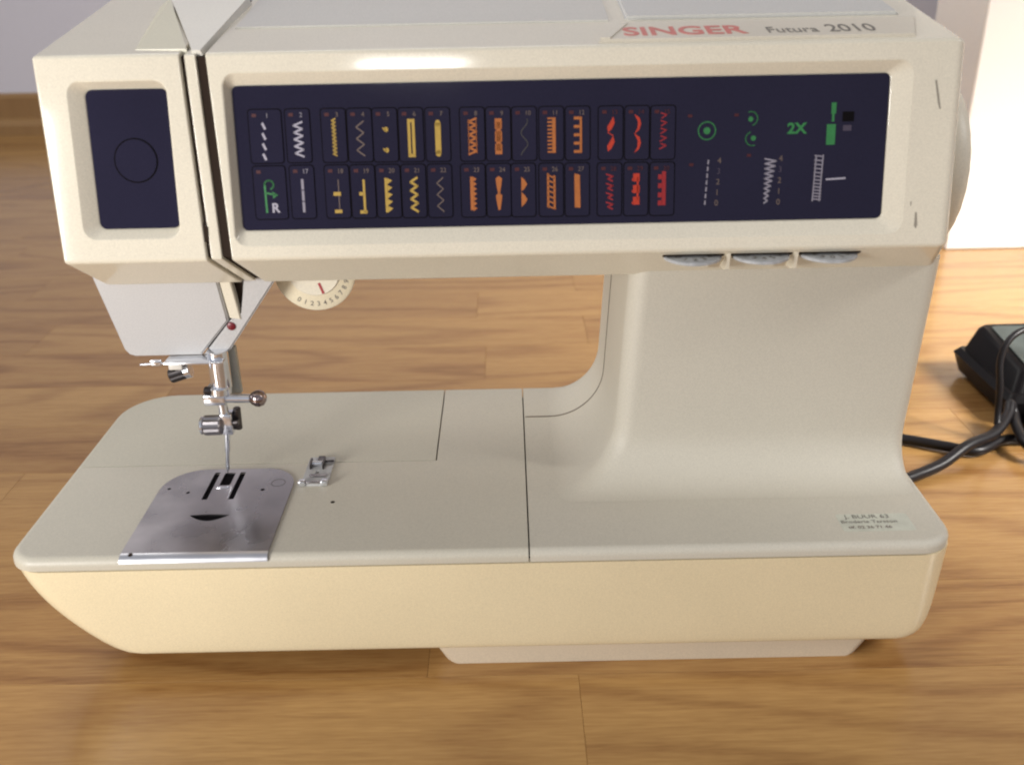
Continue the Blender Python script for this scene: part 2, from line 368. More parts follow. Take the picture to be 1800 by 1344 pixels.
# head
YBt, ZBt, YTp, ZTp = 0.413, 0.2045, 0.430, 0.2895
VV = Vector((0, YTp - YBt, ZTp - ZBt)); FH = VV.length; VV.normalize(); NN = Vector((0, -VV.z, VV.y)); P0 = Vector((0, YBt, ZBt))
def pan(u, v, w=0.0): return P0 + Vector((u, 0, 0)) + VV * v + NN * w
PROF = [(0.413, 0.2045), (0.430, 0.2895), (0.469, 0.2957), (0.531, 0.3058), (0.548, 0.300), (0.551, 0.19), (0.436, 0.1862)]
def head_piece(name, xl, xr, mat, sl=0.0, sr=0.0, recess=None, inset=0.0, bev=0.0014, seg=4, bend=0.0, bl=None, br=None):
    """profile swept in x; ends sheared by sl/sr (metres of x per metre of drop)"""
    bm = bmesh.new(); cy, cz = 0.48, 0.245; prof = []
    for (yy, zz) in PROF:
        d = Vector((cy - yy, cz - zz)).normalized() * inset
        prof.append((yy + d.x, zz + d.y))
    A = []; B = []
    for (yy, zz) in prof:
        drop = max(0.0, ZTp - zz); extra = bend * max(0.0, 0.2045 - zz) / 0.018
        A.append(bm.verts.new((xl + sl * drop + (extra if sl else 0), yy, zz)))
        B.append(bm.verts.new((xr + sr * drop + (extra if sr else 0), yy, zz)))
    n = len(prof)
    for i in range(n):
        j = (i + 1) % n; bm.faces.new((A[i], A[j], B[j], B[i]))
    bm.faces.new(A[::-1]); bm.faces.new(B)
    bmesh.ops.recalc_face_normals(bm, faces=bm.faces)
    if bev:
        bl = bev if bl is None else bl; br = bev if br is None else br; mx_ = max(bev, bl, br)
        ly = bm.edges.layers.float.new('bevel_weight_edge'); sa, sb = set(A), set(B)
        for e in bm.edges:
            e[ly] = (bl if all(v in sa for v in e.verts) else br if all(v in sb for v in e.verts) else bev) / mx_
        me = bpy.data.meshes.new('tmp'); bm.to_mesh(me); bm.free()
        o = bpy.data.objects.new('tmp', me); col.objects.link(o)
        md = o.modifiers.new('b', 'BEVEL'); md.limit_method = 'WEIGHT'; md.width = mx_; md.segments = seg; md.use_clamp_overlap = False
        bpy.context.view_layer.update()
        me2 = bpy.data.meshes.new_from_object(o.evaluated_get(bpy.context.evaluated_depsgraph_get()))
        bpy.data.objects.remove(o); bm = bmesh.new(); bm.from_mesh(me2)
    if recess:
        (u0, u1, v0, v1, r0), (a0, a1, b0, b1, r1), depth = recess
        f = max((f for f in bm.faces if f.normal.dot(NN) > 0.995), key=lambda f: f.calc_area())
        es = list(f.edges); bmesh.ops.delete(bm, geom=[f], context='FACES_ONLY')
        def ring(pts, w): return [bm.verts.new(pan(u, v, w)) for u, v in pts]
        e = 0.0006
        r_a = ring(rrect(u0, u1, v0, v1, r0), 0.0)
        r_b = ring(rrect(u0 + e, u1 - e, v0 + e, v1 - e, r0 - e), -0.0003)
        r_c = ring(rrect(a0 - e, a1 + e, b0 - e, b1 + e, r1), -depth + 0.0002)
        r_d = ring(rrect(a0, a1, b0, b1, r1), -depth - 0.0006)
        m = len(r_a)
        for p, q in ((r_a, r_b), (r_b, r_c), (r_c, r_d)):
            for i in range(m):
                j = (i + 1) % m; bm.faces.new((p[i], p[j], q[j], q[i]))
        bm.faces.new(r_d)
        ie = [bm.edges.get((r_a[i], r_a[(i + 1) % m])) for i in range(m)]
        bmesh.ops.triangle_fill(bm, edges=es + ie, use_beauty=True)
    return part(name, bm, mat, SM, 24, True)
SH = 0.045
head_piece('head_shell', -0.1262, 0.1945, CREAM, SH, -0.012,
           ((-0.1205, 0.1725, 0.0057, 0.0788, 0.006), (-0.1173, 0.1642, 0.0123, 0.0737, 0.0025), 0.0040), bend=0.0065, bl=0.0007, br=0.0045)
head_piece('end_cover', -0.1992, -0.1372, CREAM, 0.03, SH,
           ((-0.1862, -0.1432, 0.0098, 0.0768, 0.006), (-0.1800, -0.1446, 0.0142, 0.0733, 0.003), 0.0040), bend=0.0065, br=0.0007)
head_piece('thread_strip', -0.1354, -0.1306, CREAM, SH, SH, None, 0.0008, 0.0006, 2, bend=0.0065)
head_piece('slot_core', -0.1400, -0.1245, DARK, SH, SH, None, 0.0022, 0, bend=0.0065)
part('slot_notch', prism_bm([(-0.1338, 0.008), (-0.1318, 0.009), (-0.1316, 0.0145), (-0.1336, 0.0165)], [], lambda u, v, w: pan(u, v, w), -0.003, -0.0004), DARK)

# panels
PW = -0.0039
part('end_panel', prism_bm(rrect(-0.1799, -0.1447, 0.0143, 0.0732, 0.003), [], lambda u, v, w: pan(u, v, w), -0.0044, PW), NAVY)
def ringout(cu, cv, r, n=40): return [(cu + r * math.cos(2 * PI * i / n), cv + r * math.sin(2 * PI * i / n)) for i in range(n)]
PAN = lambda u, v, w: pan(u, v, w)
part('panel_ring', prism_bm(ringout(-0.1612, 0.0435, 0.00955), [ringout(-0.1612, 0.0435, 0.0090)], PAN, PW - 0.0003, PW + 0.00008), INK['x'])
part('panel_disc', prism_bm(ringout(-0.1612, 0.0435, 0.0089), [], PAN, PW - 0.0003, PW + 0.0003), NAVY)
CP = part('control_panel', prism_bm(rrect(-0.1172, 0.1641, 0.0124, 0.0736, 0.0025), [], PAN, -0.0044, PW), NAVY)

MM = 0.001
class Decal:
    """flat print on the control panel, coordinates in mm round (cu, cv)"""
    def __init__(s, cu, cv, w): s.cu, s.cv, s.w = cu, cv, w; s.sx = 1.0; s.bm = bmesh.new()
    def poly(s, pts):
        pts = [(u * s.sx, v) for u, v in pts]
        f0 = [s.bm.verts.new(pan((s.cu + u) * MM, (s.cv + v) * MM, s.w)) for u, v in pts]
        f1 = [s.bm.verts.new(pan((s.cu + u) * MM, (s.cv + v) * MM, s.w + 0.00012)) for u, v in pts]
        s.bm.faces.new(f1); n = len(pts)
        for i in range(n): j = (i + 1) % n; s.bm.faces.new((f0[i], f0[j], f1[j], f1[i]))
    def line(s, pts, t):
        t *= 0.68
        for (a, b) in zip(pts, pts[1:]):
            a = Vector(a); b = Vector(b); d = b - a
            if d.length < 1e-6: continue
            d.normalize(); q = Vector((-d.y, d.x)) * t / 2; a = a - d * t * 0.25; b = b + d * t * 0.25
            s.poly([(a - q)[:], (b - q)[:], (b + q)[:], (a + q)[:]])
    def rect(s, x0, x1, y0, y1): s.poly([(x0, y0), (x1, y0), (x1, y1), (x0, y1)])
    def ring(s, x, y, r, t, a0=0, a1=360, n=24):
        s.line([(x + r * math.cos(math.radians(a0 + (a1 - a0) * i / n)), y + r * math.sin(math.radians(a0 + (a1 - a0) * i / n))) for i in range(n + 1)], t)
    def disc(s, x, y, r, n=14): s.poly([(x + r * math.cos(2 * PI * i / n), y + r * math.sin(2 * PI * i / n)) for i in range(n)])
    def build(s, name, ink_, parent): return part(name, s.bm, INK[ink_], parent, 0)
def zig(w, h, n, tilt=0.0):
    return [((-w / 2 if i % 2 else w / 2) , h / 2 - h * i / n) for i in range(n + 1)]
def wave(w, h, per, n=36, ph=0.0):
    return [(w / 2 * math.sin(2 * PI * per * i / n + ph), h / 2 - h * i / n) for i in range(n + 1)]
def icon(kind, D):
    H_ = 17.0
    if kind == 'dash':
        for i in range(4): D.line([(-0.7 + 0.2 * i * -1, 6.6 - 4.3 * i), (0.5 - 0.2 * i, 4.4 - 4.3 * i)], 1.7)
    elif kind == 'zig': D.line(zig(4.6, 14.5, 10), 1.15)
    elif kind == 'zigfine': D.line(zig(2.0, 15.5, 20), 0.9); D.line([(0, 7.5), (0, -7.5)], 0.6)
    elif kind == 'zigwide': D.line(zig(4.0, 14.5, 6), 0.85)
    elif kind == 'blobs':
        for v in (4.3, -4.4):
            D.disc(0.5, v, 1.05); D.poly([(-1.7, v + 0.9), (0.3, v + 0.6), (0.6, v - 1.0), (-0.6, v - 0.6)])
    elif kind == 'bar':
        for sx in (-1, 1): D.rect(sx * 1.15 - 0.75, sx * 1.15 + 0.75, -7.0, 7.0)
        D.rect(-1.9, 1.9, 6.6, 8.0); D.rect(-1.9, 1.9, -8.0, -6.6)
    elif kind == 'barsmall':
        D.rect(-1.5, 1.5, -6.5, 6.5); D.disc(0, 6.3, 1.4); D.disc(0, -6.3, 1.4)
    elif kind == 'zigband': D.line(zig(4.2, 15, 11), 1.25); D.line([(-2.0, 7), (-2.0, -7)], 0.5); D.line([(2.0, 7), (2.0, -7)], 0.5)
    elif kind == 'squares':
        for v in (5.3, 0, -5.3): D.rect(-1.8, 1.8, v - 2.2, v + 2.2)
        D.rect(-1.2, 1.2, -6, 6)
    elif kind == 'wave': D.line(wave(3.4, 15, 1.6, 40, 0.9), 0.55)
    elif kind == 'comb':
        D.rect(0.4, 2.2, -7.4, 7.4)
        for i in range(10): D.rect(-2.1, 0.6, -7.3 + i * 1.56, -6.6 + i * 1.56)
    elif kind == 'combwide':
        D.rect(1.0, 2.1, -7.6, 7.6)
        for i in range(5): D.rect(-2.1, 1.2, -7.6 + i * 3.5, -6.4 + i * 3.5)
    elif kind == 'leaf':
        for v, sgn in ((4.0, 1), (-4.0, 1)):
            D.poly([(1.3, v + 3.4), (2.0, v + 0.6), (0.4, v - 2.0), (-1.4, v - 3.3), (-1.9, v - 1.0), (-0.2, v + 1.2)])
        D.line([(-1.4, 0.6), (1.2, -0.6)], 0.6)
    elif kind == 'crescent':
        for v in (4.0, -4.0):
            D.poly([(-1.6, v + 4.2), (1.2, v + 2.6), (2.0, v + 0.2), (1.1, v - 2.4), (-1.5, v - 4.2), (0.2, v - 1.6), (0.4, v + 1.0)])
    elif kind == 'lace':
        for i in range(5): D.line([(-1.8 + 0.25 * i, -6.8 + 3.2 * i), (1.8, -5.4 + 3.2 * i), (-1.2, -4.6 + 3.2 * i)], 0.8)
    elif kind == 'line':
        for v in (4.9, 0.0, -4.9): D.rect(-0.65, 0.65, v - 2.25, v + 2.25)
    elif kind == 'ticks2':
        D.rect(0.3, 0.8, -7, 7.2)
    elif kind == 'tickbar':
        D.rect(-0.2, 1.0, -7, 7.2); D.rect(-2.2, 0.4, 0.4, 1.9); D.rect(-2.2, 1.6, -7.4, -6.0)
    elif kind == 'saw':
        D.rect(-2.0, -0.6, -7.4, 7.4)
        for i in range(5): D.poly([(-0.8, 7.4 - 3 * i), (2.0, 6.3 - 3 * i), (-0.8, 4.5 - 3 * i)])
    elif kind == 'zigbold': D.line(zig(3.6, 14.6, 8), 1.5)
    elif kind == 'zigthin': D.line(zig(3.4, 14.6, 6), 0.7)
    elif kind == 'sawnarrow':
        D.rect(-1.6, 0.2, -7.2, 7.2)
        for i in range(7): D.poly([(0.0, 7.2 - 2.1 * i), (1.9, 6.2 - 2.1 * i), (0.0, 5.0 - 2.1 * i)])
    elif kind == 'hour':
        for v in (3.6, -3.6): D.poly([(-1.7, v + 2.6), (0, v + 3.7), (1.7, v + 2.6), (1.2, v - 0.6), (0.5, v - 3.7), (-0.5, v - 3.7), (-1.2, v - 0.6)])
    elif kind == 'halves':
        for v in (3.3, -3.3): D.poly([(-1.2, v + 3.2), (0.6, v + 1.8), (1.9, v), (0.6, v - 1.8), (-1.2, v - 3.2)])
    elif kind == 'para':
        for sx in (-1, 1): D.poly([(sx * 1.7 - 0.55, 7.4 - sx * 0.5), (sx * 1.7 + 0.55, 7.0 - sx * 0.5), (sx * 1.7 + 0.55, -7.6 - sx * 0.4), (sx * 1.7 - 0.55, -7.2 - sx * 0.4)])
        for i in range(7): D.line([(-1.8, 6.9 - 2.2 * i), (1.8, 5.6 - 2.2 * i)], 0.95)
    elif kind == 'paranarrow':
        D.poly([(-1.6, 7.4), (1.3, 6.8), (1.6, -7.4), (-1.4, -7.2)])
    elif kind == 'scrawl':
        for i in range(4): D.line([(-1.8, 6.8 - 4 * i), (1.8, 5.8 - 4 * i), (-1.0, 4.8 - 4 * i), (1.6, 3.8 - 4 * i)], 0.95)
    elif kind == 'chain':
        for v in (5.0, 0, -5.0): D.rect(-1.6, 1.8, v - 1.7, v + 1.7); D.rect(-2.2, -1.2, v - 1.4, v - 0.4)
        D.rect(0.3, 1.3, -5, 5)
    elif kind == 'tower':
        D.rect(-0.2, 1.9, -7.2, 7.4)
        for v in (5.2, 1.4, -2.6, -6.0): D.rect(-2.2, 0, v - 1.2, v + 0.9)
TOPC = [(-104.6, 51.3, 'dash', 'w'), (-90.0, 51.0, 'zig', 'w'), (-74.6, 51.6, 'zigfine', 'y'), (-63.4, 50.8, 'zigwide', 'd'), (-52.5, 50.1, 'blobs', 'y'),
        (-41.3, 50.6, 'bar', 'y'), (-29.8, 50.3, 'barsmall', 'y'), (-14.9, 50.8, 'zigband', 'o'), (-3.7, 50.6, 'squares', 'o'), (7.5, 50.1, 'wave', 'g'),
        (19.2, 50.6, 'comb', 'o'), (30.6, 50.6, 'combwide', 'o'), (44.8, 50.6, 'leaf', 'r'), (56.2, 50.6, 'crescent', 'r'), (67.4, 50.8, 'lace', 'm')]
BOTC = [(-104.5, 27.4, None, 'n'), (-89.7, 27.1, 'line', 's'), (-74.5, 26.5, 'ticks2', 'd'), (-63.3, 26.3, 'tickbar', 'y'), (-52.2, 26.6, 'saw', 'y'),
        (-41.1, 26.6, 'zigbold', 'y'), (-29.7, 26.4, 'zigthin', 'd'), (-15.2, 26.6, 'sawnarrow', 'o'), (-4.0, 26.6, 'hour', 'o'), (6.8, 26.9, 'halves', 'o'),
        (18.9, 26.9, 'para', 'o'), (30.3, 26.9, 'paranarrow', 'o'), (44.4, 26.9, 'scrawl', 'm'), (56.0, 27.1, 'chain', 'r'), (67.4, 27.1, 'tower', 'm')]
KW = PW + 0.0003
PMAT = Matrix((Vector((1, 0, 0)), VV, NN)).transposed().to_4x4()
def ptext(name, s, u, v, size, ink_, parent, w, bold=0.0, sx=1.0):
    m = PMAT.copy(); m.translation = pan(u * MM, v * MM, w + 0.0001)
    return put_text(name, s, size * MM, INK[ink_], parent, m, bold * MM, sx, 'CENTER')
num = 0
for row, lst in ((0, TOPC), (1, BOTC)):
    v0, v1 = ((41.4, 63.6), (17.4, 39.9))[row]
    for c, (cu, cv, kind, ik) in enumerate(lst):
        hw = 7.0 if c == 0 else 5.2
        off = 0.6 if c == 0 else 0.0
        dv = -0.012 * (cu + 90) if cu > -80 else 0
        a0, b0 = v0 + dv * 0.9, v1 + dv * 0.9
        btn = part('button', prism_bm(rrect((cu - hw + off) * MM, (cu + hw + off - 0.1) * MM, a0 * MM, b0 * MM, 0.0012, 3), [], PAN, PW - 0.0002, KW), KEYM, SM, 30)
        gw = 0.00045
        part('button_groove', prism_bm(rrect((cu - hw + off) * MM - gw, (cu + hw + off - 0.1) * MM + gw, a0 * MM - gw, b0 * MM + gw, 0.0015, 3), [], PAN, PW - 0.0001, PW + 0.00006), BLACK, btn, 0)
        cu_w = Decal(cu, b0 - 2.3, KW); cu_w.rect(-hw + off + 1.5, -hw + off + 3.4, -0.7, 0.7); cu_w.build('lamp', 'l', btn)
        num += 1
        tc_ = {'w': 's', 'y': 'd', 'd': 'd', 'o': 'd', 'g': 'd', 's': 's'}.get(ik, 'l')
        if not (row == 1 and c == 0): ptext('key_number', str(num), cu + 1.6, b0 - 3.3, 2.7, tc_, btn, KW)
        if kind:
            D = Decal(cu, cv, KW); D.sx = 0.82; icon(kind, D); D.build('stitch_icon', ik, btn)
            if kind == 'ticks2':
                D = Decal(cu, cv, KW + 0.0001); D.rect(-1.9, 1.3, 0.3, 1.9); D.rect(-1.7, 1.5, -7.2, -5.7); D.build('stitch_icon', 'y', btn)
        else:
            D = Decal(cu, cv, KW); D.ring(0.2, 4.6, 1.9, 1.1, -70, 185); D.line([(-1.7, 4.8), (-1.5, -7.2)], 1.3)
            D.line([(-1.4, 1.2), (3.2, 0.2)], 1.2); D.poly([(1.4, 1.8), (3.8, 0.2), (1.6, -1.3)]); D.build('stitch_icon', 'n', btn)
            ptext('key_letter', 'R', cu + 2.4, 20.2, 5.6, 'w', btn, KW, 0.18)
# symbols at the right of the panel
D = Decal(86.4, 51.2, PW); D.ring(0, 0, 3.7, 0.75); D.disc(0, 0, 1.5); D.build('dot_symbol', 'n', CP)
D = Decal(105.8, 51.7, PW); D.ring(-0.6, 4.2, 2.9, 0.65, -70, 110); D.disc(-0.6, 4.0, 1.1); D.ring(0.4, -4.2, 2.9, 0.65, 110, 290); D.disc(0.8, -4.0, 1.1); D.build('arc_symbol', 'n', CP)
ptext('speed_text', '2X', 125.2, 49.4, 6.2, 'n', CP, PW, 0.22, 1.08)
D = Decal(140.2, 52.5, PW); D.rect(-0.4, 1.6, 4.8, 9.4); D.rect(0.0, 1.0, 1.5, 5.0); D.rect(-2.0, 1.8, -8.2, 0.4); D.build('spool_symbol', 'n', CP)
D = Decal(147.3, 56.1, PW); D.rect(-2.6, 2.4, -2.2, 2.0); D.build('sensor_window', 'x', CP)
D = Decal(147.0, 51.2, PW); D.rect(-1.8, 1.8, -1.2, 1.2); D.build('sensor_mark', 'u', CP)
D = Decal(86.8, 29.2, PW)
for i in range(7): D.line([(0.6 - 0.17 * i, 9.6 - 2.9 * i), (0.5 - 0.17 * i, 8.0 - 2.9 * i)], 0.9)
D.build('length_scale', 's', CP)
D = Decal(113.6, 29.3, PW)
D.line([((1 if i % 2 else -1) * (2.9 - 2.2 * i / 18) * 0.9 + 1.0 - 1.7 * i / 18, 9.6 - 19.0 * i / 18) for i in range(19)], 0.95); D.build('width_scale', 's', CP)
D = Decal(135.4, 30.2, PW)
for sx in (-1.5, 1.5): D.line([(sx + 0.4, 9.8), (sx - 0.4, -9.8)], 0.8)
v = 9.6; i = 0
while v > -9.6: D.line([(-1.7, v), (1.7, v - 0.35)], 0.75); i += 1; v -= 1.9 - 0.055 * i
D.build('density_scale', 's', CP)
D = Decal(143.3, 29.8, PW); D.line([(-4.1, -0.2), (4.1, 0.2)], 1.1); D.build('density_tick', 'w', CP)
for u0, u1, vt, vb in ((92.2, 91.3, 38.7, 20.6), (118.9, 118.5, 39.1, 20.5)):
    for i in range(5):
        ptext('scale_digit', '43210'[i], u0 + (u1 - u0) * i / 4, vt + (vb - vt) * i / 4 - 1.3, 3.5, 'u' if i in (1,) else 'd', CP, PW)
for (uu, vv_) in ((79, 57.5), (80, 37), (105, 40.5), (99, 57.5)):
    D = Decal(uu, vv_, PW); D.rect(-0.9, 0.9, -0.6, 0.6); D.build('lamp', 'l', CP)

# top: badge strip, lid, thread funnel
C1 = Vector((0, 0.469 - 0.430, 0.2957 - 0.2895)).normalized(); N1 = Vector((0, -C1.z, C1.y)); Q0 = Vector((0, 0.430, 0.2895))
def top1(u, v, w): return Q0 + Vector((u, 0, 0)) + C1 * v + N1 * w
bm = prism_bm([(0.0395, 0.0045), (0.1740, 0.0045), (0.1840, 0.034), (0.0520, 0.034)], [], top1, -0.001, 0.0011)
bmesh.ops.bevel(bm, geom=[e for e in bm.edges if all((v_.co - Q0).dot(N1) > 0.001 for v_ in e.verts)], offset=0.0007, segments=2, affect='EDGES')
badge = part('badge_strip', bm, plastic('badge_cream', (0.66, 0.60, 0.49), 0.3), SM, 30)
bm = prism_bm([(0.0405, 0.006), (0.0445, 0.006), (0.0545, 0.030), (0.0505, 0.030)], [], top1, 0.0010, 0.0016)
part('badge_end', bm, CREAM, badge)
TM = Matrix((Vector((1, 0, 0)), C1, N1)).transposed().to_4x4()
m = TM.copy(); m.translation = top1(0.0508, 0.0105, 0.0012)
put_text('brand_lettering', 'SINGER', 0.0185, INK['b'], badge, m, 0.00035, 0.86)
m = TM.copy(); m.translation = top1(0.1125, 0.0105, 0.0012)
put_text('model_lettering', 'Futura', 0.0130, INK['k'], badge, m, -0.00002, 0.66)
m = TM.copy(); m.translation = top1(0.1388, 0.0105, 0.0012)
put_text('model_number', '2010', 0.0165, INK['k'], badge, m, 0.00008, 0.64)
C2 = Vector((0, 0.531 - 0.469, 0.3058 - 0.2957)).normalized(); N2 = Vector((0, -C2.z, C2.y)); Q1 = Vector((0, 0.469, 0.2957))
def top2(u, v, w): return Q1 + Vector((u, 0, 0)) + C2 * v + N2 * w
bm = prism_bm([(0.0545, 0.001), (0.1790, 0.001), (0.1790, 0.058), (0.0545, 0.058)], [], top2, -0.002, 0.0016)
bmesh.ops.bevel(bm, geom=bm.edges[:], offset=0.0012, segments=3, affect='EDGES')
part('storage_lid', bm, TOPM, SM, 30)
bm = prism_bm([(-0.1225, -0.0005), (0.0475, -0.0005), (0.0475, 0.058), (-0.1225, 0.058)], [], top2, -0.002, 0.0007)
bmesh.ops.bevel(bm, geom=bm.edges[:], offset=0.0006, segments=3, affect='EDGES')
part('top_lid', bm, plastic('lid_cream_grey', (0.60, 0.58, 0.52), 0.12, 0.03, 0.006), SM, 30)
# funnel: white wedge opening backwards from the slot, chamfered cream shoulder at its left
def tri(name, bot, top, mat):
    bm = bmesh.new(); a = [bm.verts.new(p) for p in bot]; b = [bm.verts.new(p) for p in top]; n = len(a)
    bm.faces.new(a[::-1]); bm.faces.new(b)
    for i in range(n): j = (i + 1) % n; bm.faces.new((a[i], a[j], b[j], b[i]))
    return part(name, bm, mat, SM, 25)
tri('thread_funnel', [top1(-0.1330, 0.003, -0.002), top1(-0.1280, 0.003, -0.002), top1(-0.1230, 0.085, -0.002), top1(-0.1620, 0.085, -0.002)],
    [top1(-0.1322, 0.003, 0.0006), top1(-0.1288, 0.003, 0.0006), top1(-0.1255, 0.085, 0.0036), top1(-0.1630, 0.085, 0.0036)], plastic('funnel_white', (0.78, 0.745, 0.66), 0.3))
tri('funnel_shoulder', [top1(-0.1580, 0.007, -0.002), top1(-0.1345, 0.004, -0.002), top1(-0.1630, 0.085, -0.002), top1(-0.1720, 0.085, -0.002)],
    [top1(-0.1575, 0.0075, 0.0002), top1(-0.1350, 0.005, 0.0006), top1(-0.1635, 0.085, 0.0034), top1(-0.1660, 0.085, 0.0024)], plastic('shoulder_cream', (0.64, 0.60, 0.45), 0.3))

# hand wheel
prof = [(0.0, 0.036), (0.003, 0.0405), (0.006, 0.042), (0.012, 0.042), (0.0155, 0.040), (0.0175, 0.036), (0.018, 0.028), (0.0165, 0.012), (0.0165, 0.001)]
part('hand_wheel', lathe_bm((0.1925, 0.476, 0.2270), (1, 0, 0), prof, 56, lambda i: 1.0 if i % 2 else 0.992), plastic('wheel_cream', (0.66, 0.61, 0.50), 0.45), SM, 50)
# scuffs on the right of the front
scuff = plastic('scuff_grey', (0.30, 0.27, 0.22), 0.6)
for nm, pts in (('scuff_mark', [(0.1818, 0.0700), (0.1826, 0.0702), (0.1852, 0.0585), (0.1848, 0.0580), (0.1838, 0.0605)]),
                ('scuff_mark', [(0.1776, 0.0150), (0.1784, 0.0148), (0.1790, 0.0095), (0.1784, 0.0078), (0.1776, 0.0090)]),
                ('scuff_mark', [(0.1752, 0.0195), (0.1757, 0.0197), (0.1757, 0.0178), (0.1753, 0.0177)])):
    part(nm, prism_bm(pts, [], PAN, -0.0002, 0.00006), scuff)

# thumbwheels below the front, seen through slots in the lower bevel
BV = Vector((0, 0.436 - 0.413, 0.1862 - 0.2045)); BL = BV.length; BV.normalize(); BN = Vector((0, BV.z, -BV.y))
def bev(u, v, w): return P0 + Vector((u, 0, 0)) + BV * v + BN * w
for i, cx in enumerate((0.0820, 0.1125, 0.1428)):
    part('wheel_slot', prism_bm(rrect(cx - 0.0138, cx + 0.0138, 0.0040, 0.0066, 0.0007, 2), [], bev, -0.002, 0.00015), DARK)
    tw = part('thumbwheel', lathe_bm((cx, 0.4205, 0.1990), (0, 0, 1), [(0, 0.0125), (0.0003, 0.0132), (0.0013, 0.0132), (0.0016, 0.0126), (0.0016, 0.010), (0.0018, 0.002)], 60, lambda i: 1.0 if i % 2 else 0.985), WHEELG, SM, 25)
    for j in range(5):
        a = math.radians(-150 + 30 * j)
        m = Matrix.Translation((cx + 0.0095 * math.cos(a), 0.4205 + 0.0095 * math.sin(a), 0.20072)) @ Matrix.Rotation(a + PI / 2, 4, 'Z')
        put_text('wheel_digit', str((j + 2 * i) % 6), 0.0046, INK['k'], tw, m, 0.00005, 1.0, 'CENTER', 0.00003)
for cx in (0.0975, 0.1277):
    part('wheel_rib', prism_bm([(0.4150, 0.2025), (0.4165, 0.1945), (0.4215, 0.1925), (0.4300, 0.1925), (0.4300, 0.2025)], [], lambda u, v, w: (w, u, v), cx - 0.0007, cx + 0.0007), CREAM)
    part('wheel_side_shade', prism_bm([(cx - 0.0062, 0.009), (cx - 0.0012, 0.009), (cx - 0.0012, 0.021), (cx - 0.0062, 0.021)], [], bev, -0.001, 0.0001), plastic('side_shade_tan', (0.50, 0.42, 0.31), 0.5))  # flat tan patch: side shadow beside the wheel put into the colour

# face housing below the end cover
FY = 0.4400
FACE = lambda u, v, w: (u, FY + w, v)
def face_part(name, pts, mat, w0, w1, bv=0.0008):
    bm = prism_bm(pts, [], FACE, w0, w1)
    if bv: bmesh.ops.bevel(bm, geom=[e for e in bm.edges if all(abs(v_.co.y - FY - w0) < 1e-6 for v_ in e.verts)], offset=bv, segments=3, affect='EDGES')
    return part(name, bm, mat, SM, 35, True)
face_part('face_plate', [(-0.1977, 0.1895), (-0.1890, 0.1515), (-0.1872, 0.1490), (-0.1845, 0.1480), (-0.1520, 0.1480), (-0.1364, 0.1655), (-0.1392, 0.1895)], FACEW, 0.0, 0.055)
face_part('face_side', [(-0.1508, 0.1480), (-0.1405, 0.1483), (-0.1378, 0.1500), (-0.1085, 0.1895), (-0.1262, 0.1895), (-0.1288, 0.1690), (-0.1352, 0.1660)], FACEW, 0.0002, 0.055)
face_part('face_core', [(-0.1900, 0.1890), (-0.1800, 0.1500), (-0.1420, 0.1500), (-0.1150, 0.1890)], DARK, 0.004, 0.05, 0)
face_part('thread_guide_bar', [(-0.1383, 0.1905), (-0.1352, 0.1672), (-0.1300, 0.1664), (-0.1330, 0.1905)], CREAM, -0.0006, 0.004, 0.0004)
part('red_dot', lathe_bm((-0.1352, FY + 0.001, 0.1628), (0, -1, 0), [(0, 0.0021), (0.0012, 0.0021), (0.0016, 0.0015)], 20), REDDOT)

# pressure dial
DX, DY, DZ, DR = -0.0952, 0.4530, 0.1850, 0.0198
dial = part('pressure_dial', lathe_bm((DX, DY + 0.004, DZ), (0, -1, 0), [(0, DR), (0.0036, DR), (0.0044, DR - 0.001)], 72), DIALM)
part('dial_hub', lathe_bm((DX, DY + 0.001, DZ + 0.001), (0, -1, 0), [(0, 0.0128), (0.0018, 0.0128), (0.0022, 0.0124)], 48), plastic('dial_hub_ivory', (0.75, 0.70, 0.58), 0.4), dial)
for i in range(10):
    a = math.radians(-122 + 11.6 * i)
    m = Matrix.Translation((DX + 0.0160 * math.cos(a), DY - 0.00045, DZ + 0.0160 * math.sin(a))) @ Matrix.Rotation(PI / 2, 4, 'X') @ Matrix.Rotation(a + PI / 2, 4, 'Z') @ Matrix.Translation((0, -0.0012, 0))
    put_text('dial_digit', str(i), 0.0034, INK['k'], dial, m, 0.00004, 1.0, 'CENTER', 0.00003)
tk = bmesh.new(); a = math.radians(-72)
dv_, sv = Vector((math.cos(a), math.sin(a))), Vector((-math.sin(a), math.cos(a))) * 0.0006
part('dial_tick', prism_bm([(Vector((DX, DZ + 0.001)) + dv_ * 0.0065 - sv)[:], (Vector((DX, DZ + 0.001)) + dv_ * 0.0122 - sv)[:], (Vector((DX, DZ + 0.001)) + dv_ * 0.0122 + sv)[:], (Vector((DX, DZ + 0.001)) + dv_ * 0.0065 + sv)[:]], [], lambda u, v, w: (u, DY - 0.0012 + w, v), -0.0002, 0.0), plastic('tick_red', (0.38, 0.05, 0.06), 0.5), dial)
tk.free()

